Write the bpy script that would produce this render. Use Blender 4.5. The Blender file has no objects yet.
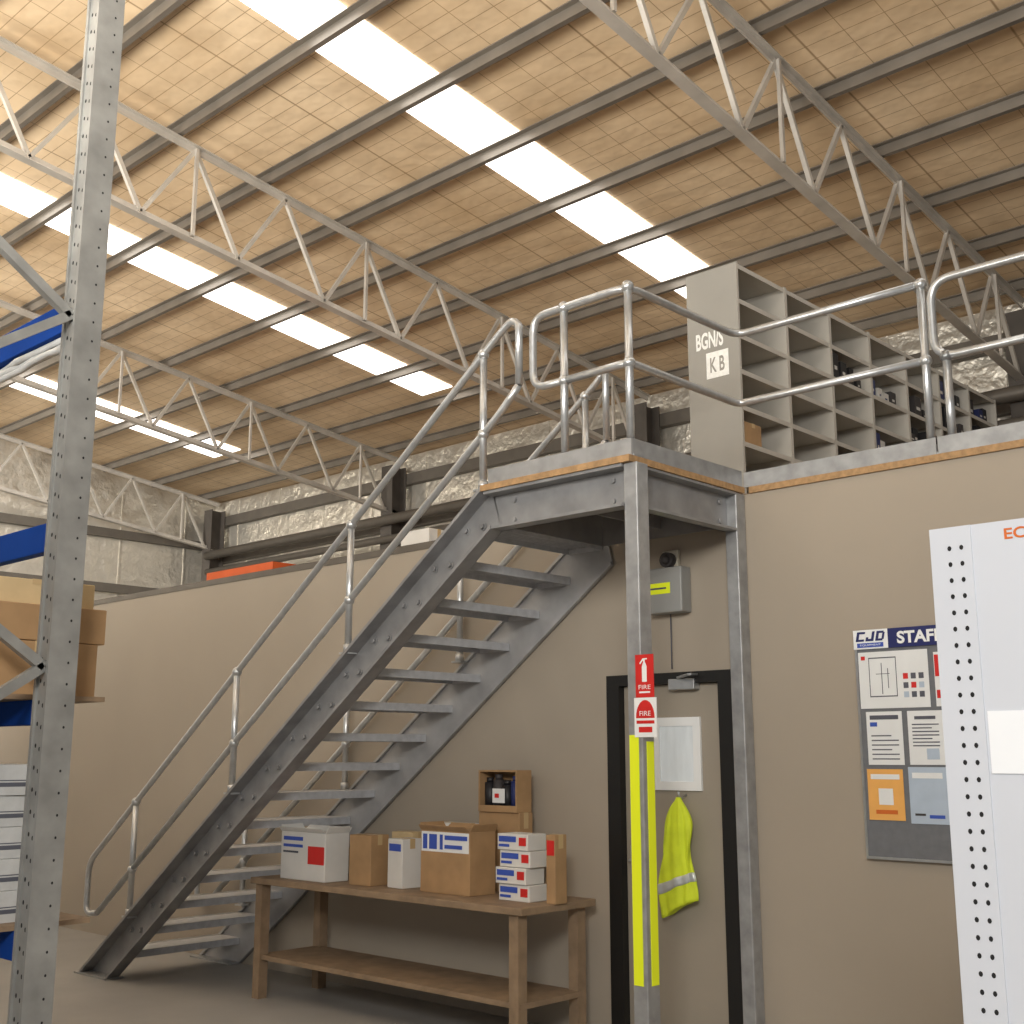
import bpy, bmesh, math, random
from mathutils import Vector, Matrix
random.seed(7)
S = bpy.context.scene
COL = S.collection
V = Vector
R = math.radians
# ---------------------------------------------------------------- camera model
CAM = V((0, -5.74, 1.6)); FPX = 1195.0
PIT = math.atan(.2033); YAW = R(43.27)
FH = V((-math.sin(YAW), math.cos(YAW), 0)); RT = V((math.cos(YAW), math.sin(YAW), 0))
FW = FH * math.cos(PIT) + V((0, 0, math.sin(PIT)))
UP = -FH * math.sin(PIT) + V((0, 0, math.cos(PIT)))
def ray(px, py): return FW + RT * ((px - 512) / FPX) + UP * ((512 - py) / FPX)
def on_y(px, py, y):
    d = ray(px, py); return CAM + d * ((y - CAM.y) / d.y)
cd = bpy.data.cameras.new('camera'); cam = bpy.data.objects.new('camera', cd); COL.objects.link(cam)
cam.location = CAM; cam.rotation_euler = (R(90) + PIT, 0, YAW)
cd.sensor_width = 36; cd.lens = 36 * FPX / 1024; cd.clip_end = 200
S.camera = cam
S.view_settings.view_transform = 'Standard'
# ---------------------------------------------------------------- materials
def lin(c):
    c = c / 255.0
    return c / 12.92 if c <= .04045 else ((c + .055) / 1.055) ** 2.4
def rgb(r, g, b): return (lin(r), lin(g), lin(b), 1)
def sc(c, k): return (min(1, c[0] * k), min(1, c[1] * k), min(1, c[2] * k), 1)
MATS = {}
def M(name, c, rough=.6, metal=0., var=0., scale=6., bump=0., emit=0., stretch=None, dist=.02):
    m = bpy.data.materials.new(name); m.use_nodes = True
    nt = m.node_tree; b = nt.nodes['Principled BSDF']; c = rgb(*c)
    b.inputs['Roughness'].default_value = rough; b.inputs['Metallic'].default_value = metal
    b.inputs['Base Color'].default_value = c
    if emit:
        b.inputs['Emission Color'].default_value = c; b.inputs['Emission Strength'].default_value = emit
    if var or bump:
        tc = nt.nodes.new('ShaderNodeTexCoord'); n = nt.nodes.new('ShaderNodeTexNoise')
        n.inputs['Scale'].default_value = scale; n.inputs['Detail'].default_value = 5
        if stretch:
            mp = nt.nodes.new('ShaderNodeMapping'); mp.inputs['Scale'].default_value = stretch
            nt.links.new(tc.outputs['Object'], mp.inputs['Vector']); nt.links.new(mp.outputs['Vector'], n.inputs['Vector'])
        else: nt.links.new(tc.outputs['Object'], n.inputs['Vector'])
        if var:
            cr = nt.nodes.new('ShaderNodeValToRGB')
            cr.color_ramp.elements[0].position = .3; cr.color_ramp.elements[1].position = .7
            cr.color_ramp.elements[0].color = sc(c, 1 - var); cr.color_ramp.elements[1].color = sc(c, 1 + var)
            nt.links.new(n.outputs['Fac'], cr.inputs['Fac']); nt.links.new(cr.outputs['Color'], b.inputs['Base Color'])
        if bump:
            bp = nt.nodes.new('ShaderNodeBump'); bp.inputs['Strength'].default_value = bump; bp.inputs['Distance'].default_value = dist
            nt.links.new(n.outputs['Fac'], bp.inputs['Height']); nt.links.new(bp.outputs['Normal'], b.inputs['Normal'])
    MATS[name] = m; return m
galv = M('galvanised', (160, 161, 162), .42, .4, .16, 14, .05)
galv_l = M('galvanised_tube', (186, 188, 189), .28, .65, .10, 20)
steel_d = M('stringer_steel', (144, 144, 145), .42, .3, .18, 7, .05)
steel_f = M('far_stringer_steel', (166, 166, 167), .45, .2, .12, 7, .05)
tread_m = M('tread_steel', (188, 189, 192), .5, .15, .12, 18, .1)
truss_m = M('truss_steel', (196, 190, 181), .38, .3, .14, 4)
purl_m = M('purlin_steel', (132, 125, 116), .38, .4, .15, 3)
wall_m = M('office_wall', (164, 153, 138), .7, 0, .03, 1.2, .04)
floor_m = M('concrete', (150, 148, 145), .5, 0, .12, 1.5, .05)
foil_m = M('wall_foil', (214, 208, 196), .3, .6, .07, 5.0, 1.0, dist=.05)
girt_m = M('girt_steel', (106, 100, 92), .5, .3, .1)
col_m = M('column_paint', (86, 80, 74), .6, .1, .12)
timber_m = M('timber_edge', (166, 132, 92), .7, 0, .25, 30)
sky_m = M('skylight', (255, 252, 246), .5, 0, emit=3.0)
black_m = M('black_frame', (24, 23, 22), .45)
door_m = M('door_leaf', (156, 147, 133), .6, 0, .04, 2)
white_m = M('white_paint', (236, 238, 238), .4)
peg_m = M('pegboard_white', (202, 206, 214), .4, 0, .02, 2)
sheet_m = M('sheet_white', (236, 239, 243), .5, 0, .02, 2)
hole_m = M('hole_dark', (22, 22, 24), .8)
glass_m = M('pane', (204, 209, 210), .08, .1, .10, 4, 0, .22, stretch=(5, 1, 1))  # glow stands in for a lit room behind, streaks for reflections
card_m = M('cardboard', (166, 133, 95), .8, 0, .12, 8)
card_l = M('cardboard_light', (202, 178, 136), .8, 0, .1, 8)
card_w = M('carton_white', (214, 212, 207), .7, 0, .05, 6)
tape_m = M('parcel_tape', (192, 166, 124), .3)
blue_m = M('beam_blue', (14, 58, 134), .75, 0, .12, 5)
blue_m.node_tree.nodes['Principled BSDF'].inputs['Specular IOR Level'].default_value = .12
rack_m = M('rack_grey', (146, 146, 143), .45, .35, .18, 9)
wrap_m = M('plastic_wrap', (186, 187, 186), .3, 0, .12, 14, .4)
shelf_m = M('shelf_grey', (194, 189, 179), .5, .05, .04, 3)
side_m = M('shelf_end_grey', (150, 147, 140), .5, .05, .04, 3)
red_m = M('sign_red', (205, 38, 34), .45)
navy_m = M('navy', (30, 38, 96), .45)
bluep_m = M('print_blue', (56, 84, 176), .5)
paper_m = M('paper', (226, 228, 228), .6, 0, .03, 9)
ink_m = M('ink', (84, 86, 96), .7)
orange_m = M('paper_orange', (232, 172, 92), .6, 0, .05, 12)
pblue_m = M('paper_blue', (176, 190, 206), .6, 0, .05, 12)
board_m = M('board_grey', (108, 110, 114), .8, 0, .08, 25)
yel_m = M('hivis_yellow', (222, 232, 30), .5, emit=.12)
vest_m = M('hivis_cloth', (206, 222, 44), .75, 0, .1, 10, .3, emit=.03)
silver_m = M('reflective_tape', (196, 200, 200), .3, .3)
box_m = M('grey_box', (150, 150, 147), .5, .1, .04, 5)
beige_m = M('beige_plastic', (206, 198, 180), .5)
crate_m = M('orange_crate', (206, 92, 40), .6, 0, .06)
bench_m = M('bench_timber', (140, 118, 94), .7, 0, .2, 9, .1)
brown_t = M('letter_orange', (204, 104, 40), .5)
stencil_m = M('stencil_white', (236, 236, 232), .7, 0, .08, 40)
dark_items = [M('item_black', (30, 29, 32), .5), M('item_navy', (36, 46, 96), .5), M('item_charcoal', (62, 58, 58), .6),
              M('item_white', (206, 203, 197), .6), M('item_brown', (140, 100, 68), .7)]
# roof insulation: tan blanket under wire mesh
def roof_material():
    m = bpy.data.materials.new('roof_blanket'); m.use_nodes = True; nt = m.node_tree; b = nt.nodes['Principled BSDF']
    tc = nt.nodes.new('ShaderNodeTexCoord')
    n = nt.nodes.new('ShaderNodeTexNoise'); n.inputs['Scale'].default_value = .9; n.inputs['Detail'].default_value = 5
    cr = nt.nodes.new('ShaderNodeValToRGB'); cr.color_ramp.elements[0].position = .3; cr.color_ramp.elements[1].position = .7
    cr.color_ramp.elements[0].color = rgb(206, 178, 141); cr.color_ramp.elements[1].color = rgb(236, 211, 176)
    nt.links.new(tc.outputs['Object'], n.inputs['Vector']); nt.links.new(n.outputs['Fac'], cr.inputs['Fac'])
    last = cr.outputs['Color']
    for bw, rh, ms, k, dark in ((.3, .15, .0045, .8, (156, 124, 88)), (40, 1.2, .012, .6, (150, 120, 86))):
        br = nt.nodes.new('ShaderNodeTexBrick'); br.offset = 0
        br.inputs['Scale'].default_value = 1; br.inputs['Mortar Size'].default_value = ms; br.inputs['Mortar Smooth'].default_value = .5
        br.inputs['Brick Width'].default_value = bw; br.inputs['Row Height'].default_value = rh
        br.inputs['Color1'].default_value = br.inputs['Color2'].default_value = (0, 0, 0, 1); br.inputs['Mortar'].default_value = (k, k, k, 1)
        mp = nt.nodes.new('ShaderNodeMapping')
        if rh > 1: mp.inputs['Rotation'].default_value = (0, 0, math.pi / 2)
        nt.links.new(tc.outputs['Object'], mp.inputs['Vector']); nt.links.new(mp.outputs['Vector'], br.inputs['Vector'])
        mx = nt.nodes.new('ShaderNodeMix'); mx.data_type = 'RGBA'
        nt.links.new(last, mx.inputs['A']); mx.inputs['B'].default_value = rgb(*dark); nt.links.new(br.outputs['Color'], mx.inputs['Factor'])
        last = mx.outputs['Result']
    nt.links.new(last, b.inputs['Base Color']); b.inputs['Roughness'].default_value = .45
    n2 = nt.nodes.new('ShaderNodeTexNoise'); n2.inputs['Scale'].default_value = 2.2; n2.inputs['Detail'].default_value = 3
    nt.links.new(tc.outputs['Object'], n2.inputs['Vector'])
    bp = nt.nodes.new('ShaderNodeBump'); bp.inputs['Strength'].default_value = .7; bp.inputs['Distance'].default_value = .06
    nt.links.new(n2.outputs['Fac'], bp.inputs['Height']); nt.links.new(bp.outputs['Normal'], b.inputs['Normal'])
    return m
roof_m = roof_material()
# ---------------------------------------------------------------- mesh builder
def wloc(o):
    p = V((0, 0, 0))
    while o: p += o.location; o = o.parent
    return p
class MB:
    def __init__(s): s.bm = bmesh.new(); s.mi = 0
    def f(s, vs, sm=False):
        try: q = s.bm.faces.new(vs)
        except ValueError: return
        q.material_index = s.mi; q.smooth = sm
    def box(s, x0, x1, y0, y1, z0, z1):
        p = [(x0,y0,z0),(x1,y0,z0),(x1,y1,z0),(x0,y1,z0),(x0,y0,z1),(x1,y0,z1),(x1,y1,z1),(x0,y1,z1)]
        v = [s.bm.verts.new(q) for q in p]
        for i in ((3,2,1,0),(4,5,6,7),(0,1,5,4),(1,2,6,5),(2,3,7,6),(3,0,4,7)): s.f([v[k] for k in i])
        return s
    def prism(s, p0, p1, prof, up=(0,0,1)):
        p0, p1 = V(p0), V(p1); d = (p1 - p0).normalized(); side = d.cross(V(up)).normalized(); u = side.cross(d)
        a = [s.bm.verts.new(p0 + side * x + u * y) for x, y in prof]; b = [s.bm.verts.new(p1 + side * x + u * y) for x, y in prof]
        n = len(prof); s.f(a[::-1]); s.f(b)
        for i in range(n): s.f([a[i], a[(i+1) % n], b[(i+1) % n], b[i]])
        return s
    def beam(s, p0, p1, w, h, up=(0,0,1)):
        return s.prism(p0, p1, [(-w/2,-h/2),(w/2,-h/2),(w/2,h/2),(-w/2,h/2)], up)
    def ext(s, pts, vec):
        vec = V(vec); a = [s.bm.verts.new(V(p)) for p in pts]; b = [s.bm.verts.new(V(p) + vec) for p in pts]
        n = len(pts); s.f(a[::-1]); s.f(b)
        for i in range(n): s.f([a[i], a[(i+1) % n], b[(i+1) % n], b[i]])
        return s
    def tube(s, pts, r, seg=12):
        pts = [V(p) for p in pts]; n = len(pts); rings = []; nrm = None
        for i in range(n):
            t = (pts[min(i+1, n-1)] - pts[max(i-1, 0)]).normalized()
            if nrm is None:
                nrm = t.cross(V((.31, .52, .79))).normalized()
            nrm = (nrm - t * nrm.dot(t)).normalized(); bn = t.cross(nrm)
            rings.append([s.bm.verts.new(pts[i] + (nrm * math.cos(2*math.pi*k/seg) + bn * math.sin(2*math.pi*k/seg)) * r) for k in range(seg)])
        for a, b in zip(rings, rings[1:]):
            for k in range(seg): s.f([a[k], a[(k+1) % seg], b[(k+1) % seg], b[k]], True)
        s.f(rings[0][::-1]); s.f(rings[-1]); return s
    def ball(s, c, r, sz=1.):
        g = bmesh.ops.create_uvsphere(s.bm, u_segments=12, v_segments=8, radius=r, matrix=Matrix.Translation(V(c)) @ Matrix.Diagonal((1, 1, sz, 1)))
        fs = set()
        for v in g['verts']:
            for q in v.link_faces: fs.add(q)
        for q in fs: q.smooth = True; q.material_index = s.mi
        return s
    def build(s, name, mats, parent=None, local=False, bevel=0):
        bmesh.ops.recalc_face_normals(s.bm, faces=s.bm.faces)
        me = bpy.data.meshes.new(name); s.bm.to_mesh(me); s.bm.free()
        for m in (mats if isinstance(mats, (list, tuple)) else [mats]): me.materials.append(m)
        o = bpy.data.objects.new(name, me); COL.objects.link(o)
        if parent:
            o.parent = parent
            if not local: me.transform(Matrix.Translation(-wloc(parent)))
        else:
            xs = [v.co for v in me.vertices]
            c = V(((min(v.x for v in xs) + max(v.x for v in xs)) / 2, (min(v.y for v in xs) + max(v.y for v in xs)) / 2, min(v.z for v in xs)))
            me.transform(Matrix.Translation(-c)); o.location = c
        if bevel:
            b = o.modifiers.new('bevel', 'BEVEL'); b.width = bevel; b.segments = 2; b.limit_method = 'ANGLE'
        return o
def tag(o, label, cat, group=None, kind=None):
    o['label'] = label; o['category'] = cat
    if group: o['group'] = group
    if kind: o['kind'] = kind
    return o
def thing(name, label, cat, loc, group=None, rz=0):
    o = bpy.data.objects.new(name, None); COL.objects.link(o); o.location = loc; o.rotation_euler.z = rz
    o.empty_display_size = .1
    return tag(o, label, cat, group)
def struct(name, mb, mat, label, cat, parent=None):
    o = mb.build(name, mat, parent); o['kind'] = 'structure'; o['label'] = label; o['category'] = cat; return o
def fillet(pts, r, n=7):
    pts = [V(p) for p in pts]; out = [pts[0]]
    for a, p, b in zip(pts, pts[1:], pts[2:]):
        d1, d2 = (a - p), (b - p); q = min(r, d1.length * .49, d2.length * .49)
        s, e = p + d1.normalized() * q, p + d2.normalized() * q
        for i in range(n + 1):
            t = i / n; out.append(s * (1-t)**2 + p * (2*t*(1-t)) + e * t * t)
    out.append(pts[-1]); return out
def text(body, c, w, h, u, v, mat, parent, name='lettering', bold=0.0, shear=0., local=False):
    cu = bpy.data.curves.new('t', 'FONT'); cu.body = body; cu.offset = bold; cu.shear = shear
    to = bpy.data.objects.new('t', cu); COL.objects.link(to); bpy.context.view_layer.update()
    me = bpy.data.meshes.new_from_object(to.evaluated_get(bpy.context.evaluated_depsgraph_get()))
    bpy.data.objects.remove(to)
    xs = [p.co.x for p in me.vertices]; ys = [p.co.y for p in me.vertices]
    cx, cy = (min(xs)+max(xs))/2, (min(ys)+max(ys))/2; sx, sy = w/(max(xs)-min(xs)), h/(max(ys)-min(ys))
    u, v = V(u), V(v); c = V(c)
    off = V((0, 0, 0)) if (local or not parent) else wloc(parent)
    for p in me.vertices: p.co = c + u * ((p.co.x - cx) * sx) + v * ((p.co.y - cy) * sy) - off
    me.materials.clear(); me.materials.append(mat)
    o = bpy.data.objects.new(name, me); COL.objects.link(o); o.parent = parent; return o
ORD = ['first','second','third','fourth','fifth','sixth','seventh','eighth','ninth','tenth','eleventh','twelfth','thirteenth','fourteenth','fifteenth','sixteenth']
XH, ZH = (1, 0, 0), (0, 0, 1)
# ---------------------------------------------------------------- setting
def roofz(y): return 6.0 + .125 * (5.7 - y)
struct('floor', MB().box(-18.3, 6, -13, 6, -.1, 0), floor_m, 'grey concrete warehouse floor', 'floor')
m = MB(); m.ext([(-18.3, 6, roofz(6)), (-18.3, -13, roofz(-13)), (-18.3, -13, roofz(-13)+.06), (-18.3, 6, roofz(6)+.06)], (24.3, 0, 0))
struct('ceiling', m, roof_m, 'sloping roof lined with tan mesh-backed insulation', 'ceiling')
m = MB(); m.box(-18.3, 6, 5.8, 6, 0, 5.97)
for i in range(20): m.box(-17.4 + 1.2*i, -17.37 + 1.2*i, 5.788, 5.8, 0, 5.97)
struct('wall_back', m, foil_m, 'foil-lined wall behind the mezzanine', 'wall')
m = MB(); m.ext([(-18.3, 5.8, 0), (-18.3, -13, 0), (-18.3, -13, roofz(-13)), (-18.3, 5.8, roofz(5.8))], (.2, 0, 0))
for i in range(12): m.box(-18.1, -18.088, 5.2 - 1.2*i, 5.23 - 1.2*i, 0, 5.97)
struct('wall_left', m, foil_m, 'foil-lined gable wall at the far end', 'wall')
D0, D1, DT = -4.60, -3.705, 2.07
m = MB(); m.box(-14, D0, 0, .12, 0, 3.05); m.box(D1, 6, 0, .12, 0, 3.05); m.box(D0, D1, 0, .12, DT, 3.05)
struct('wall_front', m, wall_m, 'taupe office wall behind the stairs', 'wall')
struct('floor_mezzanine', MB().box(-14, 6, .121, 5.79, 2.98, 3.085), bench_m, 'mezzanine floor above the office', 'floor')
struct('wall_right', MB().box(-14, -13.9, .121, 5.79, 0, 2.975), wall_m, 'short taupe end wall of the office', 'wall')
struct('trim_1', MB().box(-14, -4.63, -.008, .12, 3.051, 3.1), girt_m, 'dark metal capping on the office wall', 'trim')
struct('trim_2', MB().box(-3.55, 6, -.015, .12, 3.051, 3.087), timber_m, 'timber edge strip of the mezzanine floor', 'trim')
for i, x in enumerate((-15.5, -10.77, -6.38, -1.9)):  # last strip lies out of view, added for its light
    m = MB(); w = (.36, .28, .28, .28)[i]
    m.ext([(x-w, 4.3, roofz(4.3)-.012), (x-w, -9, roofz(-9)-.012), (x-w, -9, roofz(-9)-.004), (x-w, 4.3, roofz(4.3)-.004)], (2*w, 0, 0))
    struct('window_%d' % (i+1), m, sky_m, 'translucent skylight strip in the roof', 'skylight')
gi = 3
for z in (3.55, 4.2, 4.85, 5.5):
    struct('trim_%d' % gi, MB().box(-17.9, 6, 5.68, 5.787, z, z+.16), girt_m, 'horizontal wall girt on the back wall', 'girt'); gi += 1
for z in (3.3, 4.2, 5.1):
    struct('trim_%d' % gi, MB().box(-18.087, -17.99, -9, 5.67, z, z+.14), girt_m, 'horizontal wall girt on the gable wall', 'girt'); gi += 1
for py, r in ((531, .075), (549, .055)):
    z = on_y(330, py, 5.31).z
    struct('trim_%d' % gi, MB().tube([(-17.55, 5.399-r, z), (5.5, 5.399-r, z)], r, 16), girt_m, 'grey service pipe running along the back wall columns', 'pipe'); gi += 1
# purlins
pz = [(-.045,-.045),(.0,-.045),(.0,.037),(.045,.037),(.045,.045),(-.006,.045),(-.006,-.037),(-.045,-.037)]
for i in range(14):
    y = 5.35 - .9 * i; z = roofz(y) - .062
    o = MB().prism((-17.98, y, z), (5.9, y, z), pz).build('roof_purlin', purl_m)
    tag(o, 'steel roof purlin under the insulation, %s out from the back wall' % ORD[i], 'purlin', 'roof purlins')
# trusses and columns
tl = ['steel lattice truss crossing above the shelving at upper right', 'large steel lattice truss crossing the roof above the stair handrail',
      'steel lattice truss left of the stairs, second from the gable wall', 'farthest steel lattice truss close against the gable wall']
cl = ['steel wall column behind the far end of the shelving', 'steel wall column hidden partly behind the stair handrail top', 'dark steel wall column under the second truss from the gable', 'dark steel column in the far corner of the building']
for i, x in enumerate((-3.9, -8.4, -13.0, -17.7)):
    t = thing('roof_truss', tl[i], 'truss', (x, 5.5, 5.0), 'roof trusses')
    ye, yn = 5.6, -8.6
    top = lambda y: roofz(y) - .15
    bot = lambda y: roofz(y) - .94
    L = [(-.045,-.032),(.045,-.032),(.045,-.024),(.008,-.024),(.008,.032),(-.008,.032),(-.008,-.024),(-.045,-.024)]
    L2 = [(p, -q) for p, q in L][::-1]
    MB().prism((x, ye, top(ye)), (x, yn, top(yn)), L2).build('top_chord', truss_m, t)
    MB().prism((x, ye, bot(ye)), (x, yn, bot(yn)), L).build('bottom_chord', truss_m, t)
    k = 0; y = 5.35
    while y > -8.3:
        a = (x, y, (top if k % 2 else bot)(y)); b = (x, y - .47, (bot if k % 2 else top)(y - .47))
        MB().beam(a, b, .034, .034, (1, 0, 0)).build('web_brace', truss_m, t)
        if k % 4 == 1: MB().beam((x+.03, y, top(y)), (x+.03, y, bot(y)), .028, .028, (1, 0, 0)).build('web_post', truss_m, t)
        y -= .47; k += 1
    m = MB(); m.box(x-.12, x+.12, 5.40, 5.415, 0, 5.75); m.box(x-.12, x+.12, 5.655, 5.67, 0, 5.75); m.box(x-.008, x+.008, 5.415, 5.655, 0, 5.75)
    tag(m.build('steel_column', col_m), cl[i], 'column', 'wall columns')
# ---------------------------------------------------------------- staircase
def pitch(x): return 3.09 + .73 * (x + 4.62)
def band(o0, o1, y):
    def te(o):
        x = -4.62 + .067 * o / .309; return (x, y, pitch(x) - o)
    def be(o): return (-4.62 - (3.09 - o) / .73, y, 0.012)
    return [te(o0), be(o0), be(o1), te(o1)]
st = thing('staircase', 'grey galvanised open-tread steel staircase climbing along the taupe wall', 'staircase', (-8.6, -.55, 0))
def stringer(yw, dp, fl, bolts):
    m = MB(); m.ext(band(0, dp, yw), (0, -.01, 0)); m.ext(band(0, .024, yw), (0, -fl, 0)); m.ext(band(dp-.024, dp, yw), (0, -fl, 0))
    if bolts:
        for k in range(1, 15):
            xn = -4.62 - .265 * k; z = 3.09 - .193 * k
            for dx, dz in ((.06, -.035), (.19, -.025)):
                m.tube([(xn+dx, yw - .01, z+dz), (xn+dx, yw - .016, z+dz)], .024, 14)
                m.tube([(xn+dx, yw - .016, z+dz), (xn+dx, yw - .034, z+dz)], .016, 6)
    return m.build('stringer', steel_d if bolts else steel_f, st)
stringer(-.98, .309, .10, True); stringer(-.012, .41, .03, False)
for k in range(1, 16):
    xn = -4.62 - .265 * k; z = 3.09 - .193 * k; x1 = xn + .275; ya, yb = -.979, -.0235
    m = MB(); m.box(xn, x1, ya, yb, z-.006, z); m.box(xn, xn+.006, ya, yb, z-.05, z-.006); m.box(x1-.006, x1, ya, yb, z-.05, z-.006)
    for j in range(1, 8): m.box(xn + j*.034, xn + j*.034 + .004, ya, yb, z-.022, z-.006)
    for ye in (ya, yb-.006): m.box(xn+.006, x1-.006, ye, ye+.006, z-.05, z-.006)
    o = m.build('tread', tread_m, st)
    MB().box(xn-.004, xn+.03, ya+.005, yb-.005, z, z+.004).build('nosing', galv_l, o)
MB().box(-8.88, -8.42, -1.10, -.95, 0, .012).build('foot_plate', galv, st)
MB().box(-8.88, -8.32, -.11, -.005, 0, .012).build('foot_plate', galv, st)
# ---------------------------------------------------------------- landing
ld = thing('stair_landing', 'steel stair landing on posts with timber deck and channel beams', 'landing', (-4.1, -.5, 0))
MB().box(-4.63, -3.575, -1.085, -.017, 3.052, 3.087).build('deck', timber_m, ld)
m = MB(); m.ext([(-4.62, -.98, 3.05), (-4.553, -.98, 2.83), (-3.631, -.98, 2.83), (-3.631, -.98, 3.05)], (0, -.01, 0))
m.box(-4.615, -3.631, -1.075, -.98, 3.034, 3.05); m.box(-4.553, -3.631, -1.075, -.98, 2.83, 2.846)
for x in (-4.45, -3.75):
    for z in (2.88, 2.99): m.tube([(x, -.99, z), (x, -1.003, z)], .016, 6)
m.build('front_beam', steel_d, ld)
m = MB(); m.box(-3.66, -3.65, -.959, -.096, 2.83, 3.05); m.box(-3.66, -3.585, -.959, -.096, 3.036, 3.05); m.box(-3.66, -3.585, -.959, -.096, 2.83, 2.844)
for y in (-.9, -.17):
    for z in (2.88, 2.99): m.tube([(-3.65, y, z), (-3.637, y, z)], .016, 6)
m.build('side_beam', steel_d, ld)
MB().box(-4.54, -3.661, -.12, -.11, 2.85, 3.05).build('rear_beam', steel_d, ld)
MB().box(-4.54, -4.53, -.98, -.121, 2.85, 3.05).build('cross_beam', steel_d, ld)
MB().box(-4.1, -4.09, -.98, -.121, 2.9, 3.05).build('cross_beam', steel_d, ld)
MB().box(-4.6, -3.584, -1.05, -1.043, 3.088, 3.18).build('kick_plate', galv, ld)
MB().box(-3.59, -3.583, -1.042, -.03, 3.088, 3.18).build('kick_plate', galv, ld)
def post(x0, x1, y0, y1):
    m = MB(); m.box(x0, x1, y0, y1, .012, 3.05); m.box(x0-.05, x1+.05, y0-.05 , min(y1+.05, -.002), 0, .012)
    for bx in (x0-.03, x1+.03):
        m.tube([(bx, y0-.03, .012), (bx, y0-.03, .03)], .012, 6)
    return m.build('support_post', galv, ld, bevel=.006)
p1 = post(-3.63, -3.545, -1.06, -.965)
post(-3.665, -3.585, -.094, -.004)
za, zb = .55, on_y(641, 735, -1.062).z
MB().box(-3.622, -3.567, -1.0635, -1.0605, za, zb).build('reflective_strip', yel_m, p1)['label'] = 'fluorescent yellow strip'
MB().box(-3.5445, -3.5415, -1.03, -.975, za, zb-.03).build('reflective_strip', yel_m, p1)['label'] = 'fluorescent yellow strip'
# ---------------------------------------------------------------- handrails
RR = .022
def stanchion(par, x, y, z0, z1, zm):
    m = MB(); m.tube([(x, y, z0), (x, y, z1)], RR, 12); m.ball((x, y, z1), .034); m.ball((x, y, zm), .034)
    m.box(x-.045, x+.045, y-.035, y+.035, z0, z0+.012); m.tube([(x, y, z0+.012), (x, y, z0+.06)], .03, 12)
    m.build('stanchion', galv_l, par)
def stair_rail(y, xt, label, xs):
    t = thing('handrail', label, 'handrail', (-7, y, 0), 'tubular handrails')
    top = lambda x: pitch(x) + .82
    mid = lambda x: pitch(x) + .34
    xb = -8.72
    pts = [(-6.8, y, mid(-6.8)), (xb, y, mid(xb)), (xb-.17, y, mid(xb)-.02), (xb-.17, y, top(xb)-.12), (xb, y, top(xb)), (xt-.1, y, top(xt-.1)),
           (xt-.02, y, min(top(xt-.02), 4.03)), (xt+.04, y, 4.0), (xt+.04, y, mid(xt)+.06), (xt-.1, y, mid(xt-.1)), (-6.8, y, mid(-6.8))]
    MB().tube(fillet(pts[1:9], .11), RR).build('top_rail', galv_l, t)
    MB().tube(fillet([pts[8], pts[9], pts[0], pts[1]], .09), RR).build('mid_rail', galv_l, t)
    for x in xs: stanchion(t, x, y, pitch(x) + .004, top(x), mid(x))
stair_rail(-1.03, -4.42, 'galvanised tube handrail on the open near side of the stairs', (-4.66, -5.83, -7.02, -8.25))
stair_rail(-.065, -4.57, 'galvanised tube handrail on the wall side of the stairs', (-4.7, -5.83, -7.02, -8.25))
ZT, ZM = 4.02, 3.60
g = thing('handrail', 'galvanised tube guardrail round the landing and mezzanine edge to shelving', 'handrail', (-3.6, -.5, 3.09), 'tubular handrails')
yr, xr = -1.0, -3.625
MB().tube(fillet([(-4.07, yr, ZM), (-4.3, yr, ZM), (-4.3, yr, ZT), (xr, yr, ZT), (xr, .03, ZT), (-2.49, .03, ZT)], .10), RR).build('top_rail', galv_l, g)
MB().tube(fillet([(-4.07, yr, ZM), (xr, yr, ZM), (xr, .03, ZM), (-2.49, .03, ZM)], .06), RR).build('mid_rail', galv_l, g)
for x, y in ((-4.07, yr), (xr, yr), (-2.49, .03)): stanchion(g, x, y, 3.088, ZT, ZM)
MB().box(-3.58, -2.45, -.012, -.005, 3.088, 3.175).build('kick_plate', galv, g)
g = thing('handrail', 'galvanised tube guardrail on mezzanine edge at the far right', 'handrail', (-1, 0.03, 3.09), 'tubular handrails')
MB().tube(fillet([(-1.2, .03, ZM), (-2.44, .03, ZM), (-2.44, .03, ZT), (3, .03, ZT)], .12), RR).build('top_rail', galv_l, g)
MB().tube([(-1.2, .03, ZM), (3, .03, ZM)], RR).build('mid_rail', galv_l, g)
for x in (-2.38, -1.2, .2, 1.6, 3): stanchion(g, x, .03, 3.088, ZM if x < -2 else ZT, ZM)
MB().box(-2.44, 4, -.012, -.005, 3.088, 3.175).build('kick_plate', galv, g)
# ---------------------------------------------------------------- shelving on the mezzanine
SX0, SX1, SY, SW, SB, STP, NL = -4.49, -4.08, .80, .63, 3.086, 4.86, 7
dz = (STP - SB - .04) / NL
bay = thing('shelving_bay', 'grey steel shelving bay nearest the landing, end panel with white stencilled label', 'shelving', (SX0, SY, SB), 'grey shelving bays')
for y in (SY, SY + SW - .018): MB().box(SX0, SX1, y, y+.016, SB, STP).build('side_panel', shelf_m, bay)
MB().box(SX0, SX0+.006, SY+.017, SY+SW-.019, SB, STP).build('back_panel', shelf_m, bay)
for k in range(NL + 1):
    z = SB + .03 + k * dz
    m = MB(); m.box(SX0+.007, SX1-.002, SY+.017, SY+SW-.019, z-.002, z); m.box(SX1-.006, SX1-.002, SY+.017, SY+SW-.019, z-.032, z-.002)
    m.build('shelf', shelf_m, bay)
first_kids = list(bay.children)
bl = ['second', 'third', 'fourth', 'fifth', 'sixth', 'farthest']
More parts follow.
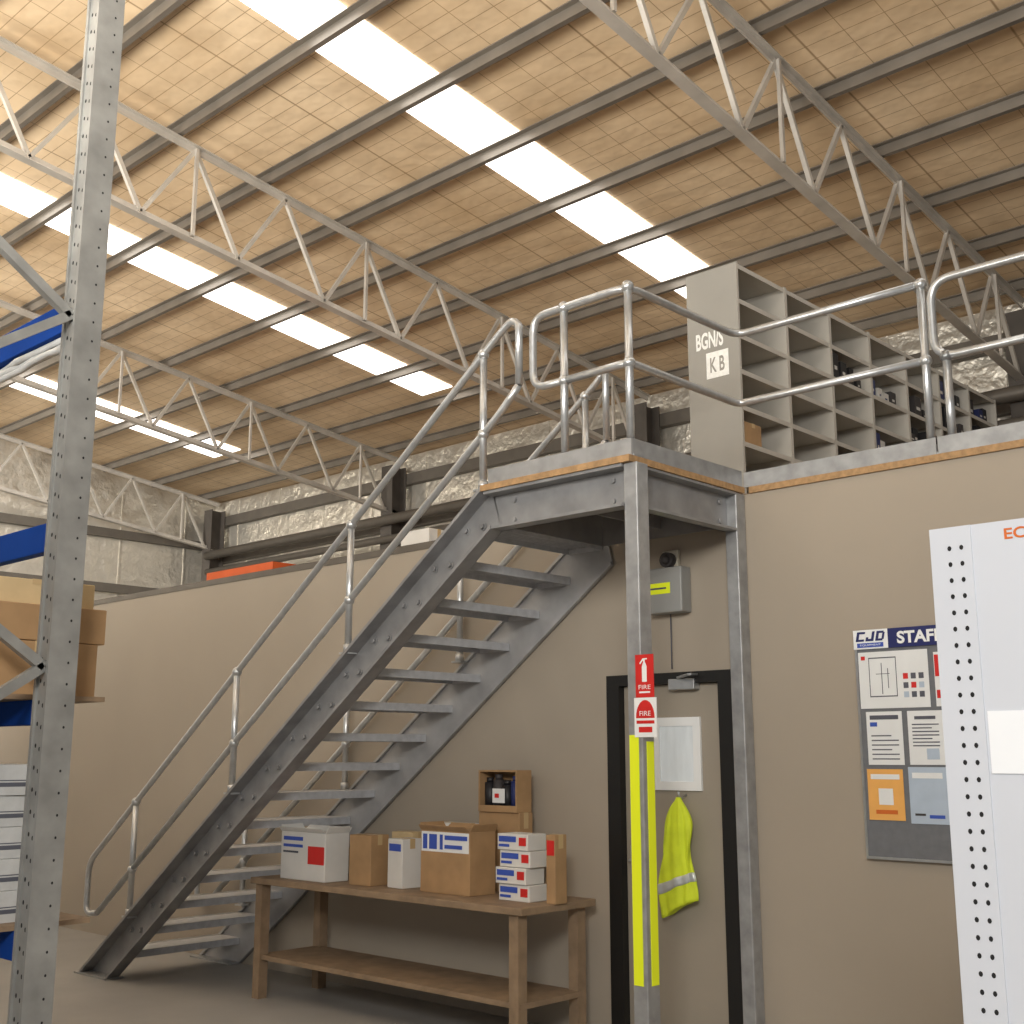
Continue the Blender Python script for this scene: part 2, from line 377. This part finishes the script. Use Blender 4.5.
for b in range(1, 7):
    c = bay.copy(); COL.objects.link(c); c.location.y = SY + SW * b
    c['label'] = ('grey steel shelving bay, %s from the landing end' % bl[b-1]) if b < 6 else 'grey steel shelving bay at the far end of the row'
    for k in first_kids:
        d = k.copy(); COL.objects.link(d); d.parent = c
MB().box(SX0, SX1, SY-.003, SY-.0002, SB, STP).build('end_panel', side_m, bay)['label'] = 'mid grey end panel'
SE = SY - .003
s0, s1 = on_y(696, 333, SE), on_y(730, 374, SE)
m = MB(); w, h = s1.x - s0.x, s0.z - s1.z
ux = lambda q: s0.x + q*w
uz = lambda q: s1.z + q*h
m.box(ux(.3), ux(.98), SE-.003, SE-.001, uz(.0), uz(.52)); sp = m.build('stencil_patch', stencil_m, bay); sp['label'] = 'worn white stencilled patch'
text('BGN/S', (ux(.42), SE-.003, uz(.78)), w*.84, h*.34, XH, ZH, stencil_m, bay, bold=.03)
text('K B', (ux(.64), SE-.0045, uz(.26)), w*.44, h*.30, XH, ZH, side_m, bay, bold=.02)
occ = {2: [5, 2], 3: [5, 3, 2], 4: [5, 4, 3, 2], 5: [6, 5, 4, 3, 2], 6: [6, 5, 4, 3, 2]}
bn = ['first', 'second', 'third', 'fourth', 'fifth', 'sixth', 'last']
ln = {2: 'third', 3: 'fourth', 4: 'fifth', 5: 'sixth', 6: 'seventh'}
for b, ls in occ.items():
    for l in ls:
        z = SB + .031 + l * dz; y = SY + SW * b + .04
        while y < SY + SW * b + .49:
            w = random.choice((.07, .09, .12)); h = random.uniform(.08, .205); dp = random.uniform(.18, .3)
            mt = random.choice([dark_items[0], dark_items[0], dark_items[0], dark_items[2], dark_items[2], dark_items[1], dark_items[3]])
            m = MB(); x1 = SX1 - random.uniform(.01, .07)
            m.box(x1-dp, x1, y, y+w, z, z+h); m.mi = 1; m.box(x1, x1+.001, y+.025, y+w-.025, z+h*.35, z+h*.5)
            o = m.build('parts_box', [mt, dark_items[3] if mt != dark_items[3] else dark_items[1]], bevel=.003)
            tag(o, 'small parts box in the %s shelving bay, %s shelf up' % (bn[b], ln[l]), 'box', 'parts boxes on %s bay shelf %s' % (bn[b], ln[l]))
            y += w + random.uniform(.004, .05)
# ---------------------------------------------------------------- cartons
def carton(name, label, cat, c, size, body, rz=0, group=None, tape=tape_m, lab=None, open_=False):
    w, d, h = size
    t = thing(name, label, cat, c, group, rz)
    m = MB(); m.box(-w/2, w/2, -d/2, d/2, 0, h); m.build('carton_body', body, t, True, .004)
    if open_:
        for s in (-1, 1):
            m = MB(); m.ext([(-w/2, s*d/2, h), (w/2, s*d/2, h), (w/2-.01, s*(d/2+.03), h+.03), (-w/2+.01, s*(d/2+.03), h+.03)], (0, 0, .003)); m.build('flap', body, t, True)
            m = MB(); m.ext([(s*w/2, -d/2, h), (s*w/2, d/2, h), (s*(w/2+.02), d/2-.01, h+.04), (s*(w/2+.02), -d/2+.01, h+.04)], (0, 0, .003)); m.build('flap', body, t, True)
    elif tape:
        m = MB(); m.box(-w/2-.001, w/2+.001, -.02, .02, h, h+.0012); m.box(w/2, w/2+.0012, -.02, .02, h*.8, h+.0012); m.build('tape', tape, t, True)
    if lab:
        for q, (mt, (a, b, e, f_)) in enumerate(lab):
            MB().box(-w/2 + a*w, -w/2 + b*w, -d/2-.0014-.0005*q, -d/2-.0002, e*h, f_*h).build('printed_label', mt, t, True)
    return t
carton('carton', 'small brown carton low in the nearest shelving bay beside the guardrail', 'box', (-4.22, .96, SB+.031+2*dz), (.24, .2, .15), card_m)
bench = thing('workbench', 'timber workbench under the stairs carrying cartons', 'bench', (-5.9, -.45, 0))
MB().box(-7.15, -4.62, -.76, -.12, .74, .78).build('bench_top', bench_m, bench, bevel=.004)
for x in (-7.08, -4.70):
    for y in (-.70, -.20): MB().box(x-.035, x+.035, y-.035, y+.035, 0, .74).build('leg', bench_m, bench)
MB().box(-7.1, -4.66, -.72, -.2, .25, .28).build('lower_shelf', bench_m, bench)
BZ = .7805
def bench_carton(px0, px1, pyt, y, d, **k):
    a, b = on_y(px0, pyt, y), on_y(px1, pyt, y); z = (a.z + b.z) / 2
    return (((a.x+b.x)/2, y + d/2, BZ), (b.x - a.x, d, z - BZ))
c, s = bench_carton(282, 326, 825, -.66, .2)
carton('carton', 'open white carton with red print under the lowest visible treads', 'box', c, (s[0], s[1], min(s[2], .31)), card_w, lab=[(red_m, (.62, .98, .35, .72)), (bluep_m, (.06, .5, .82, .9)), (bluep_m, (.06, .5, .68, .74)), (ink_m, (.06, .4, .56, .6))], tape=None, open_=True)
c, s = bench_carton(350, 370, 835, -.6, .16)
carton('carton', 'small plain brown carton under the stairs beside the white carton', 'box', c, s, card_m, rz=.06)
c, s = bench_carton(388, 404, 839, -.55, .16)
carton('carton', 'low white carton with blue stripe beneath the stair foot', 'box', c, s, card_w, rz=-.08, lab=[(bluep_m, (.1, .9, .75, .9))])
c, s = bench_carton(392, 412, 832, -.33, .14)
carton('carton', 'brown carton half hidden behind the low white striped carton', 'box', c, s, card_l, rz=.05)
c, s = bench_carton(436, 466, 823, -.30, .12)
carton('carton', 'white carton with blue band tucked behind the open brown carton', 'box', c, s, card_w, lab=[(bluep_m, (.04, .96, .84, .94))])
c, s = bench_carton(421, 470, 831, -.56, .22)
carton('carton', 'open brown carton with blue and white printed band below the dark-filled crate', 'box', c, s, card_m, open_=True,
       lab=[(paper_m, (.02, .98, .66, .98)), (bluep_m, (.05, .14, .7, .94)), (bluep_m, (.18, .34, .7, .94)), (bluep_m, (.4, .46, .7, .94)), (bluep_m, (.5, .95, .86, .93)), (bluep_m, (.5, .85, .72, .78))])
a, b = on_y(498, 833, -.54), on_y(528, 833, -.54); zt = a.z; n3 = 4; hh_ = (zt - BZ) / n3
for i in range(n3):
    carton('carton', ['lowest', 'second lowest', 'second highest', 'topmost'][i] + ' thin white carton with blue and red print in the pile on the bench', 'box',
           ((a.x+b.x)/2 + (.004, -.012, .010, -.004)[i], -.46 + (.004, -.008, .006, 0)[i], BZ + i*(hh_+.0005)), (b.x-a.x, .16, hh_ - .002), card_w, tape=None,
           lab=[(bluep_m, (.05, .62, .5, .85)), (red_m, (.72, .95, .3, .8)), (bluep_m, (.05, .4, .2, .36))])
c, s = bench_carton(546, 555, 835, -.5, .1)
carton('carton', 'small brown carton with red label at right end of bench', 'box', c, s, card_m, lab=[(red_m, (.1, .9, .7, .92))])
a, b = on_y(478, 770, -.25), on_y(516, 813, -.25); cx = (a.x+b.x)/2; w = b.x - a.x; zb0 = b.z; dy = .065
carton('carton', 'plain brown carton at the back carrying the open crate', 'box', (cx, -.235+dy, BZ), (w+.02, .12, zb0-BZ-.001), card_m)
cr_ = thing('open_crate', 'open-fronted brown crate of dark items against the wall under the stairs', 'crate', (cx, -.235+dy, zb0))
H = a.z - zb0; x0, x1 = cx-w/2, cx+w/2
MB().box(x0, x1, -.185+dy, -.175+dy, zb0, a.z).build('back_panel', card_m, cr_)
for q in (x0, x1-.01): MB().box(q, q+.01, -.31+dy, -.1855+dy, zb0, a.z).build('side_panel', card_m, cr_)
MB().box(x0+.0105, x1-.0105, -.31+dy, -.1855+dy, zb0, zb0+.01).build('bottom_panel', card_m, cr_)
MB().box(x0+.0105, x1-.0105, -.31+dy, -.1855+dy, a.z-.01, a.z).build('top_panel', card_m, cr_)
MB().box(x0+.0105, x1-.0105, -.31+dy, -.303+dy, zb0+.0105, zb0+.04).build('front_lip', card_m, cr_)
ww = (w - .03) / 4
for i in range(4):
    q = x0 + .015 + ww*(i+.5)
    m = MB(); hgt = H*(.78, .86, .72, .82)[i]; r = ww*.47
    m.tube([(q, -.255+dy, zb0+.0105), (q, -.255+dy, zb0+.0105+hgt*.85)], r, 14); m.tube([(q, -.255+dy, zb0+.011+hgt*.85), (q, -.255+dy, zb0+.0105+hgt)], r*.7, 12)
    tag(m.build('canister', dark_items[(0, 2, 0, 1)[i]]), ['leftmost dark canister in the open brown crate', 'tallest black canister in the open brown crate', 'second dark canister from the right in the brown crate', 'rightmost navy canister in the open brown crate'][i], 'canister', 'dark canisters in the crate')
MB().box(cx-w*.12, cx+w*.2, -.312+dy, -.3105+dy, zb0+H*.22, zb0+H*.56).build('tag_card', paper_m, cr_)
MB().box(cx-w*.06, cx+w*.05, -.3132+dy, -.3122+dy, zb0+H*.34, zb0+H*.44).build('tag_mark', red_m, cr_)
# mezzanine things over the far wall
o = MB(); o.box(-11.15, -9.95, 1.3, 1.9, 3.086, 3.52); o.mi = 1
for i in range(6): o.box(-11.05 + i*.18, -10.95 + i*.18, 1.295, 1.3, 3.15, 3.4)
tag(o.build('storage_crate', [crate_m, hole_m]), 'orange crate showing above the top of the taupe wall', 'crate')
p = on_y(425, 532, 1.2)
carton('carton', 'small pale carton peeping over the wall top beside the stairs', 'box', (p.x, 1.2, 3.086), (.36, .24, p.z-3.086), card_w)
# ---------------------------------------------------------------- door
dr = bpy.data.objects.new('door_1', None); COL.objects.link(dr); dr.location = ((D0+D1)/2, 0, 0)
dr['kind'] = 'structure'; dr['label'] = 'taupe door with black frame and small window'; dr['category'] = 'door'
fw = .095; fh = .065
m = MB(); m.box(D0+.001, D0+fw, -.02, .119, 0, DT-.001); m.box(D1-fw, D1-.001, -.02, .119, 0, DT-.001); m.box(D0+fw, D1-fw, -.02, .119, DT-fh, DT-.001)
m.build('door_frame', black_m, dr)
MB().box(D0+fw+.003, D1-fw-.003, .03, .07, .008, DT-fh-.003).build('door_leaf', door_m, dr)
a, b = on_y(653, 718, .028), on_y(703, 791, .028)
m = MB(); f2 = .05
m.box(a.x, b.x, .014, .0295, a.z-f2, a.z); m.box(a.x, b.x, .014, .0295, b.z, b.z+f2); m.box(a.x, a.x+f2, .014, .0295, b.z+f2, a.z-f2); m.box(b.x-f2, b.x, .014, .0295, b.z+f2, a.z-f2)
wf = m.build('window_frame', white_m, dr)
MB().box(a.x+f2, b.x-f2, .024, .029, b.z+f2, a.z-f2).build('pane', glass_m, wf)
a, b = on_y(668, 677, 0), on_y(700, 689, 0)
m = MB(); m.box(a.x+.02, b.x-.02, -.03, .0295, b.z, a.z-.015); cl_ = m.build('door_closer', galv_l, dr, bevel=.004)
m = MB(); m.beam((a.x+.1, -.04, a.z-.01), (b.x+.02, -.13, a.z), .022, .01); m.beam((b.x+.02, -.13, a.z), (b.x-.01, -.021, a.z+.005), .022, .01); m.build('arm', galv_l, cl_)
m = MB(); hx = D0+fw+.06; m.tube(fillet([(hx, .03, 1.0), (hx, -.03, 1.0), (hx+.12, -.03, 1.0)], .02), .009); m.box(hx-.025, hx+.025, .022, .0295, .92, 1.08); m.build('door_handle', galv_l, dr)
hp = on_y(681, 799, -.02)
hk = MB(); hk.tube(fillet([(hp.x, .029, hp.z+.02), (hp.x, -.03, hp.z-.0), (hp.x, -.045, hp.z+.04)], .02), .006); hk.build('coat_hook', galv_l, dr)
vt = thing('safety_vest', 'fluorescent yellow-green safety vest hanging on the door', 'vest', (hp.x, -.035, hp.z-.62))
def vest_shell(z0, z1, grow, nz=34, na=72):
    m = MB(); rings = []
    for i in range(nz + 1):
        t = i / nz; q = (z0 + (z1 - z0) * t) / .62
        sh = 1 - math.exp(-9 * max(q, 0))
        wl = .016 + .105 * sh - .012 * math.sin(q * 7) + .01 * q
        wr = .014 + .075 * (1 - math.exp(-5 * max(q, 0))) + .014 * math.sin(q * 9)
        dpt = .016 + .02 * min(1, q * 4)
        ring = []
        for k in range(na):
            a = 2 * math.pi * k / na; ca, sa = math.cos(a), math.sin(a)
            fold = .30 * math.sin(6 * a + 3.2 * q) + .22 * math.sin(11 * a - 5 * q + 1) + .12 * math.sin(3 * a + 8 * q)
            w = wr if ca > 0 else wl
            edge = 1 + .10 * math.sin(4 * a + 9 * q) * min(1, q * 4)
            z = hp.z - (z0 + (z1 - z0) * t) - (.10 * max(0, -ca) - .05 * max(0, ca)) * min(1, q) * sh * .8
            yv = -.040 + min(.052, (dpt * sa + .016 * fold * min(1, q * 5)) * (1 if sa < 0 else .8) - grow * (sa < 0))
            ring.append(m.bm.verts.new((hp.x + (w * edge + grow) * ca, yv, z)))
        rings.append(ring)
    for a, b in zip(rings, rings[1:]):
        for k in range(na): m.f([a[k], a[(k+1) % na], b[(k+1) % na], b[k]], True)
    m.f(rings[0][::-1]); m.f(rings[-1]); return m
vest_shell(-.01, .58, 0).build('cloth', vest_m, vt)
vest_shell(.42, .47, .002, 3).build('reflective_band', silver_m, vt)
# ---------------------------------------------------------------- signs on the post
ys = -1.069
def post_sign(name, label, px0, px1, py0, py1):
    a, b = on_y(px0, py0, ys), on_y(px1, py1, ys); return thing(name, label, 'sign', ((a.x+b.x)/2, ys, b.z)), a, b
t, a, b = post_sign('fire_sign', 'red sign with white extinguisher symbol on the landing post', 635, 654, 655, 697)
MB().box(a.x, b.x, ys, ys+.004, b.z, a.z).build('sign_plate', red_m, t)
w, h = b.x - a.x, a.z - b.z; cx = (a.x+b.x)/2
m = MB(); y = ys - .001
prof = [(-.1,.36),(.1,.36),(.1,.72),(.06,.79),(.03,.82),(.03,.88),(.12,.88),(.12,.91),(-.06,.91),(-.2,.8),(-.17,.77),(-.06,.86),(-.03,.82),(-.06,.79),(-.1,.72)]
m.ext([(cx + p[0]*w*1.3, y, b.z + p[1]*h) for p in prof], (0, .0008, 0)); m.build('extinguisher_symbol', white_m, t)
text('FIRE', (cx, y, b.z + .24*h), w*.66, h*.10, XH, ZH, white_m, t); MB().box(a.x+w*.2, b.x-w*.2, y, y+.0008, b.z+.1*h, b.z+.14*h).build('rule', white_m, t)
t, a, b = post_sign('fire_sign', 'white sign with red arch below the red extinguisher sign', 634, 657, 698, 737)
MB().box(a.x, b.x, ys, ys+.004, b.z, a.z).build('sign_plate', white_m, t)
w, h = b.x - a.x, a.z - b.z; cx = (a.x+b.x)/2
m = MB(); m.ext([(cx - w*.42, y, b.z+.48*h), (cx + w*.42, y, b.z+.48*h)] + [(cx + w*.42*math.cos(q), y, b.z+.48*h + .46*h*math.sin(q)) for q in [math.pi*i/12 for i in range(1, 12)]], (0, .0008, 0)); m.build('arch', red_m, t)
text('FIRE', (cx, y-.001, b.z+.6*h), w*.5, h*.12, XH, ZH, white_m, t)
MB().box(a.x+w*.1, b.x-w*.1, y, y+.0008, b.z+.34*h, b.z+.42*h).build('rule', red_m, t)
MB().box(a.x+w*.2, b.x-w*.2, y, y+.0008, b.z+.12*h, b.z+.26*h).build('rule', red_m, t)
# ---------------------------------------------------------------- electrical box + siren
a, b = on_y(644, 570, -.1), on_y(682, 611, -.1)
t = thing('emergency_light', 'grey wall box with yellow sticker under the landing', 'box', ((a.x+b.x)/2, -.05, b.z))
MB().box(a.x, b.x, -.1, -.001, b.z, a.z).build('housing', box_m, t, bevel=.008)
w, h = b.x-a.x, a.z-b.z
MB().box(a.x+.05*w, a.x+.7*w, -.1025, -.1005, b.z+.42*h, b.z+.66*h).build('sticker', yel_m, t)['label'] = 'yellow sticker'
MB().box(a.x+.08*w, a.x+.6*w, -.1035, -.1026, b.z+.52*h, b.z+.56*h).build('print', ink_m, t)
MB().tube([(a.x+.45*w, -.01, b.z), (a.x+.45*w, -.01, DT+.02)], .004, 8).build('cable', ink_m, t)
c = on_y(667, 560, -.06)
t = thing('alarm_siren', 'small round siren on a beige base above the grey wall box', 'siren', (c.x, -.03, c.z-.05))
m = MB(); m.box(c.x-.055, c.x+.055, -.03, -.001, c.z-.055, c.z+.06); m.build('base', beige_m, t, bevel=.005)
m = MB(); m.tube([(c.x, -.03, c.z), (c.x, -.05, c.z), (c.x, -.075, c.z)], .045, 20); m.ball((c.x, -.075, c.z), .03); m.build('horn', dark_items[2], t)
# ---------------------------------------------------------------- notice board
YB = -.03
a, b = on_y(857, 648, YB), on_y(975, 648, YB); zb = on_y(868, 856, YB).z
bd = thing('notice_board', 'grey fabric notice board on the taupe wall', 'notice board', ((a.x+b.x)/2, YB, zb))
MB().box(a.x, b.x, YB, -.002, zb, a.z).build('panel', board_m, bd)
m = MB(); e = .012
m.box(a.x-e, a.x, YB-.004, -.002, zb-e, a.z+e); m.box(b.x, b.x+e, YB-.004, -.002, zb-e, a.z+e); m.box(a.x, b.x, YB-.004, -.002, zb-e, zb); m.build('frame', galv_l, bd)
h0, h1 = on_y(853, 631, YB-.006), on_y(853, 650, YB-.006)
hd = thing('header_sign', 'navy header with white capital letters above the notice board', 'sign', ((h0.x+b.x)/2, YB-.006, h1.z))
xm = on_y(888, 640, YB-.006).x
MB().box(xm, b.x, YB-.008, YB-.0045, h1.z, h0.z).build('navy_panel', navy_m, hd)
MB().box(h0.x, xm, YB-.008, YB-.0045, h1.z, h0.z).build('white_panel', white_m, hd)
zc = (h0.z+h1.z)/2; hh = h0.z-h1.z; yy = YB-.0095
def quadletter(mb, ox, oz, w, h, rects, sh=.22):
    for x0, x1, z0, z1 in rects:
        mb.ext([(ox + x*w + z*h*sh, yy, oz + z*h) for x, z in ((x0,z0),(x1,z0),(x1,z1),(x0,z1))], (0, .001, 0))
lw = (xm-h0.x)*.25; lh = hh*.50; oz = h1.z + hh*.40; ox = h0.x + (xm-h0.x)*.07
for i, rc in enumerate(([(0,.3,.0,1),(.3,.95,.78,1),(.3,.95,0,.22)], [(.62,.92,0,1),(.0,.62,0,.24),(.0,.28,.24,.42)], [(0,.3,0,1),(.3,.82,.78,1),(.3,.82,0,.22),(.7,.95,.14,.86)])):
    mb = MB(); quadletter(mb, ox + i*lw*1.14, oz, lw, lh, rc); mb.build('logo_letter', navy_m, hd)
MB().box(h0.x+.02, xm-.025, yy, yy+.001, h1.z+hh*.08, h1.z+hh*.31).build('underline', bluep_m, hd)
text('EQUIPMENT', ((h0.x+xm)/2, yy-.001, h1.z+hh*.195), (xm-h0.x)*.6, hh*.11, XH, ZH, white_m, hd)
x_s0, x_s1 = on_y(897, 640, yy).x, on_y(942, 636, yy).x
text('STAFF', ((x_s0+x_s1)/2, yy, zc), x_s1-x_s0, hh*.64, XH, ZH, white_m, hd, bold=.035)
YP = YB - .003
def sheet(label, px0, px1, py0, py1, mat, draw, group='pinned notices'):
    a, b = on_y(px0, py0, YP), on_y(px1, py1, YP)
    t = thing('notice', label, 'notice', ((a.x+b.x)/2, YP, b.z), group)
    MB().box(a.x, b.x, YP-.0015, YP, b.z, a.z).build('paper', mat, t)
    w, h = b.x-a.x, a.z-b.z
    for mt, (x0, x1, z0, z1) in draw:
        MB().box(a.x+x0*w, a.x+x1*w, YP-.0025, YP-.0016, b.z+z0*h, b.z+z1*h).build('print', mt, t)
lines = lambda n, z0, z1, x0=.12, x1=.88: [(ink_m, (x0, x1 - .2*(i % 3 == 2), z0 + (z1-z0)*i/n, z0 + (z1-z0)*i/n + .022)) for i in range(n)]
sheet('white landscape sheet with a plan diagram at top of board', 858, 931, 653, 707, paper_m,
      [(ink_m, (.15,.55,.88,.9)), (ink_m, (.15,.16,.2,.88)), (ink_m, (.54,.55,.2,.88)), (ink_m, (.15,.55,.2,.22)), (ink_m, (.25,.45,.6,.61)), (ink_m, (.33,.34,.25,.8)), (ink_m, (.42,.43,.35,.7)), (red_m, (.04,.1,.86,.93))] +
      [(q, (.64+.11*(i % 3), .71+.11*(i % 3), .5-.16*(i//3), .6-.16*(i//3))) for i, q in enumerate([red_m, ink_m, ink_m, ink_m, red_m, pblue_m, pblue_m, ink_m, ink_m])])
sheet('red and white notice sheet half hidden behind the white panel', 933, 950, 652, 706, paper_m, [(red_m, (.05,.95,.55,.95)), (red_m, (.1,.8,.15,.3))])
sheet('white text sheet with dark heading under the plan diagram', 866, 905, 712, 765, paper_m, [(ink_m, (.1,.9,.85,.93)), (bluep_m, (.1,.3,.72,.8))] + lines(6, .1, .62))
sheet('white text sheet with grey box right of the other text sheet', 907, 946, 711, 765, paper_m, [(ink_m, (.2,.8,.84,.9)), (pblue_m, (.5,.85,.1,.3))] + lines(7, .34, .8))
sheet('orange notice sheet at lower left of the board', 867, 906, 769, 821, orange_m, [(paper_m, (.1,.9,.8,.9)), (paper_m, (.3,.7,.3,.62)), (brown_t, (.2,.8,.12,.2))])
sheet('pale blue picture notice right of the orange sheet', 908, 950, 767, 825, pblue_m, [(paper_m, (.1,.9,.8,.9)), (dark_items[2], (.12,.4,.14,.18)), (bluep_m, (.5,.9,.1,.16))])
# ---------------------------------------------------------------- white perforated display panel
YG = -2.97
e0 = on_y(929, 530, YG); gx0, gx1, gz = e0.x, e0.x + 1.32, e0.z
gp = thing('display_stand', 'white perforated display panel standing at the right edge', 'display stand', (gx0+.6, YG+.02, 0))
MB().box(gx0+.1, gx1, YG+.004, YG+.035, .16, gz).build('panel', peg_m, gp)
m = MB(); m.box(gx0, gx0+.1, YG, YG+.04, 0, gz); m.mi = 1
z = .12
while z < gz - .04:
    for xo in (.047, .076):
        n = 8; m.ext([(gx0+xo+.0050*math.cos(2*math.pi*i/n), YG-.0006, z+.0062*math.sin(2*math.pi*i/n)) for i in range(n)], (0, .0005, 0))
    z += .0385
m.build('perforated_upright', [peg_m, hole_m], gp)
m = MB(); m.box(gx1, gx1+.06, YG, YG+.04, 0, gz); m.build('upright', peg_m, gp)
MB().box(gx0, gx1+.06, YG+.041, YG+.45, 0, .15).build('base_shelf', peg_m, gp, bevel=.01)
a = on_y(1003, 537, YG-.002)
text('EC', (a.x+.026, YG+.003, a.z+.008), .05, .026, XH, ZH, brown_t, gp, bold=.02)
a, b = on_y(987, 711, YG), on_y(1040, 774, YG)
o = MB().box(a.x, b.x, YG+.001, YG+.003, b.z, a.z).build('price_sheet', sheet_m); tag(o, 'plain white sheet stuck on the white display panel', 'sheet')
# ---------------------------------------------------------------- pallet rack on the left
RX, RY = -4.12, -3.73
rk = thing('pallet_rack', 'grey pallet rack with perforated upright and blue beams', 'rack', (RX, RY, 0))
def upright(x, y):
    m = MB(); a = .050
    m.box(x-a, x+a, y-a, y-a+.004, .01, 5.0); m.box(x-a, x-a+.004, y-a+.004, y+a, .01, 5.0); m.box(x+a-.004, x+a, y-a+.004, y+a, .01, 5.0)
    m.box(x-a+.004, x-a+.022, y+a-.004, y+a, .01, 5.0); m.box(x+a-.022, x+a-.004, y+a-.004, y+a, .01, 5.0)
    # raised folded ribs down both edges of the front face
    m.box(x-a, x-a+.016, y-a-.008, y-a, .01, 5.0); m.box(x+a-.016, x+a, y-a-.008, y-a, .01, 5.0)
    m.box(x-.08, x+.08, y-.08, y+.08, 0, .01); m.mi = 1; z = .12
    while z < 4.95:
        for xo in (-.015, .015):
            n = 8; m.ext([(x+xo+.006*math.cos(2*math.pi*i/n), y-a-.0006, z+(.012 if xo < 0 else 0)+.008*math.sin(2*math.pi*i/n)) for i in range(n)], (0, .0005, 0))
        n = 8; m.ext([(x+a+.0001, y+.015+.004*math.cos(2*math.pi*i/n), z+.005*math.sin(2*math.pi*i/n)) for i in range(n)], (.0005, 0, 0))
        z += .075
    m.build('upright', [rack_m, hole_m], rk)
for fx in (RX, RX-2.7):
    upright(fx, RY); upright(fx, RY-1.0)
    za, zb2 = on_y(52, 668, RY).z, on_y(72, 325, RY).z
    up = [(za, za-.62), (za, za+.62), (zb2, zb2-.62), (zb2, zb2+.62), (.55, 1.1)]
    for p, q in up: MB().beam((fx, RY-.055, p), (fx, RY-.95, q), .035, .035, (1, 0, 0)).build('brace', rack_m, rk)
for z0, z1 in ((3.19, 3.31), (2.335, 2.445), (1.705, 1.795), (.90, 1.0)):
    for y in (RY, RY-1.0):
        MB().box(RX-2.64, RX-.051, y-.022, y+.022, z0, z1).build('beam', blue_m, rk, bevel=.004)
for z in (1.796, 1.001): MB().box(RX-2.6, RX-.13, RY-1.03, RY+.26, z, z+.018).build('deck_board', bench_m, rk)
# pale wrap bunched along the underside of the upper beam
m = MB(); rw = random.Random(5)
for s_ in range(3):
    pts = [(RX-.10-.14*i, RY + .012*rw.uniform(-1, 1), 3.168 - .020*s_ + .010*rw.uniform(-1, 1)) for i in range(16)]
    m.tube(pts, .013 + .004*rw.random(), 8)
tag(m.build('plastic_wrap', wrap_m), 'pale plastic wrap bunched under the upper blue rack beam', 'plastic wrap')
z = 1.815
carton('carton', 'brown carton at the bottom of the stack on the pallet rack', 'box', (-4.83, -3.70, z), (1.0, .46, .20), card_m, lab=[(dark_items[4], (.5, .9, .3, .5))])
carton('carton', 'brown carton in the middle of the stack on the pallet rack', 'box', (-4.85, -3.69, z+.202), (1.04, .48, .135), card_m, rz=.02)
carton('carton', 'flat pale carton on top of the stack on the pallet rack', 'box', (-4.90, -3.68, z+.339), (1.0, .46, .10), card_l, rz=-.03)
pk = ['Lowest', 'Second', 'Third', 'Fourth', 'Topmost']
for i in range(5):
    m = MB(); m.box(-.25, .25, -.2, .2, 0, .108); m.mi = 1; m.box(-.12, .2, -.2012, -.2002, .025, .085); m.mi = 2; m.box(-.2502, .2502, -.2, .2, .05, .054); m.box(.2502, .2506, -.12, .1, .03, .045)
    o = m.build('paper_pack', [wrap_m, pblue_m, ink_m], bevel=.012)
    o.location = (-4.56 + random.uniform(-.03, .02), -3.78 + random.uniform(-.03, .03), 1.02 + i*.1095); o.rotation_euler.z = random.uniform(-.05, .05)
    tag(o, '%s white wrapped pack in the stack on the rack under the cartons' % pk[i], 'pack', 'white wrapped packs')
# ---------------------------------------------------------------- light
def area(name, loc, target, sx, sy, e, c=(1, .97, .92), spread=180):
    l = bpy.data.lights.new(name, 'AREA'); l.shape = 'RECTANGLE'; l.size = sx; l.size_y = sy; l.energy = e; l.color = c; l.spread = R(spread)
    o = bpy.data.objects.new(name, l); COL.objects.link(o); o.location = loc
    o.rotation_euler = (V(target) - V(loc)).to_track_quat('-Z', 'Y').to_euler()
area('unseen_area', (1.4, -8.2, 4.4), (-3.6, 0, 1.6), 2.0, 1.4, 400)  # unseen key added at front right, gives falloff along the office wall
area('unseen_area', (-12, -7.0, 5.8), (-18, 1.0, 4.6), 2, 2, 260, spread=80)  # added to brighten the far gable wall, no fixture there
area('roof_fill', (-4.5, -7.5, 3.8), (-6.0, -4.0, 7.2), 6, 2, 450, (1, .95, .86), 130)  # added fill aimed upward to brighten the roof, not a fitting
area('roof_fill', (-12, -7.0, 4.2), (-12.5, -3.5, 7.0), 5, 2, 270, (1, .95, .86), 120)  # second added fill, lifts the roof towards the gable end
w = bpy.data.worlds.new('world'); S.world = w; w.use_nodes = True
bg = w.node_tree.nodes['Background']; bg.inputs['Color'].default_value = (1, .99, .97, 1); bg.inputs['Strength'].default_value = .32
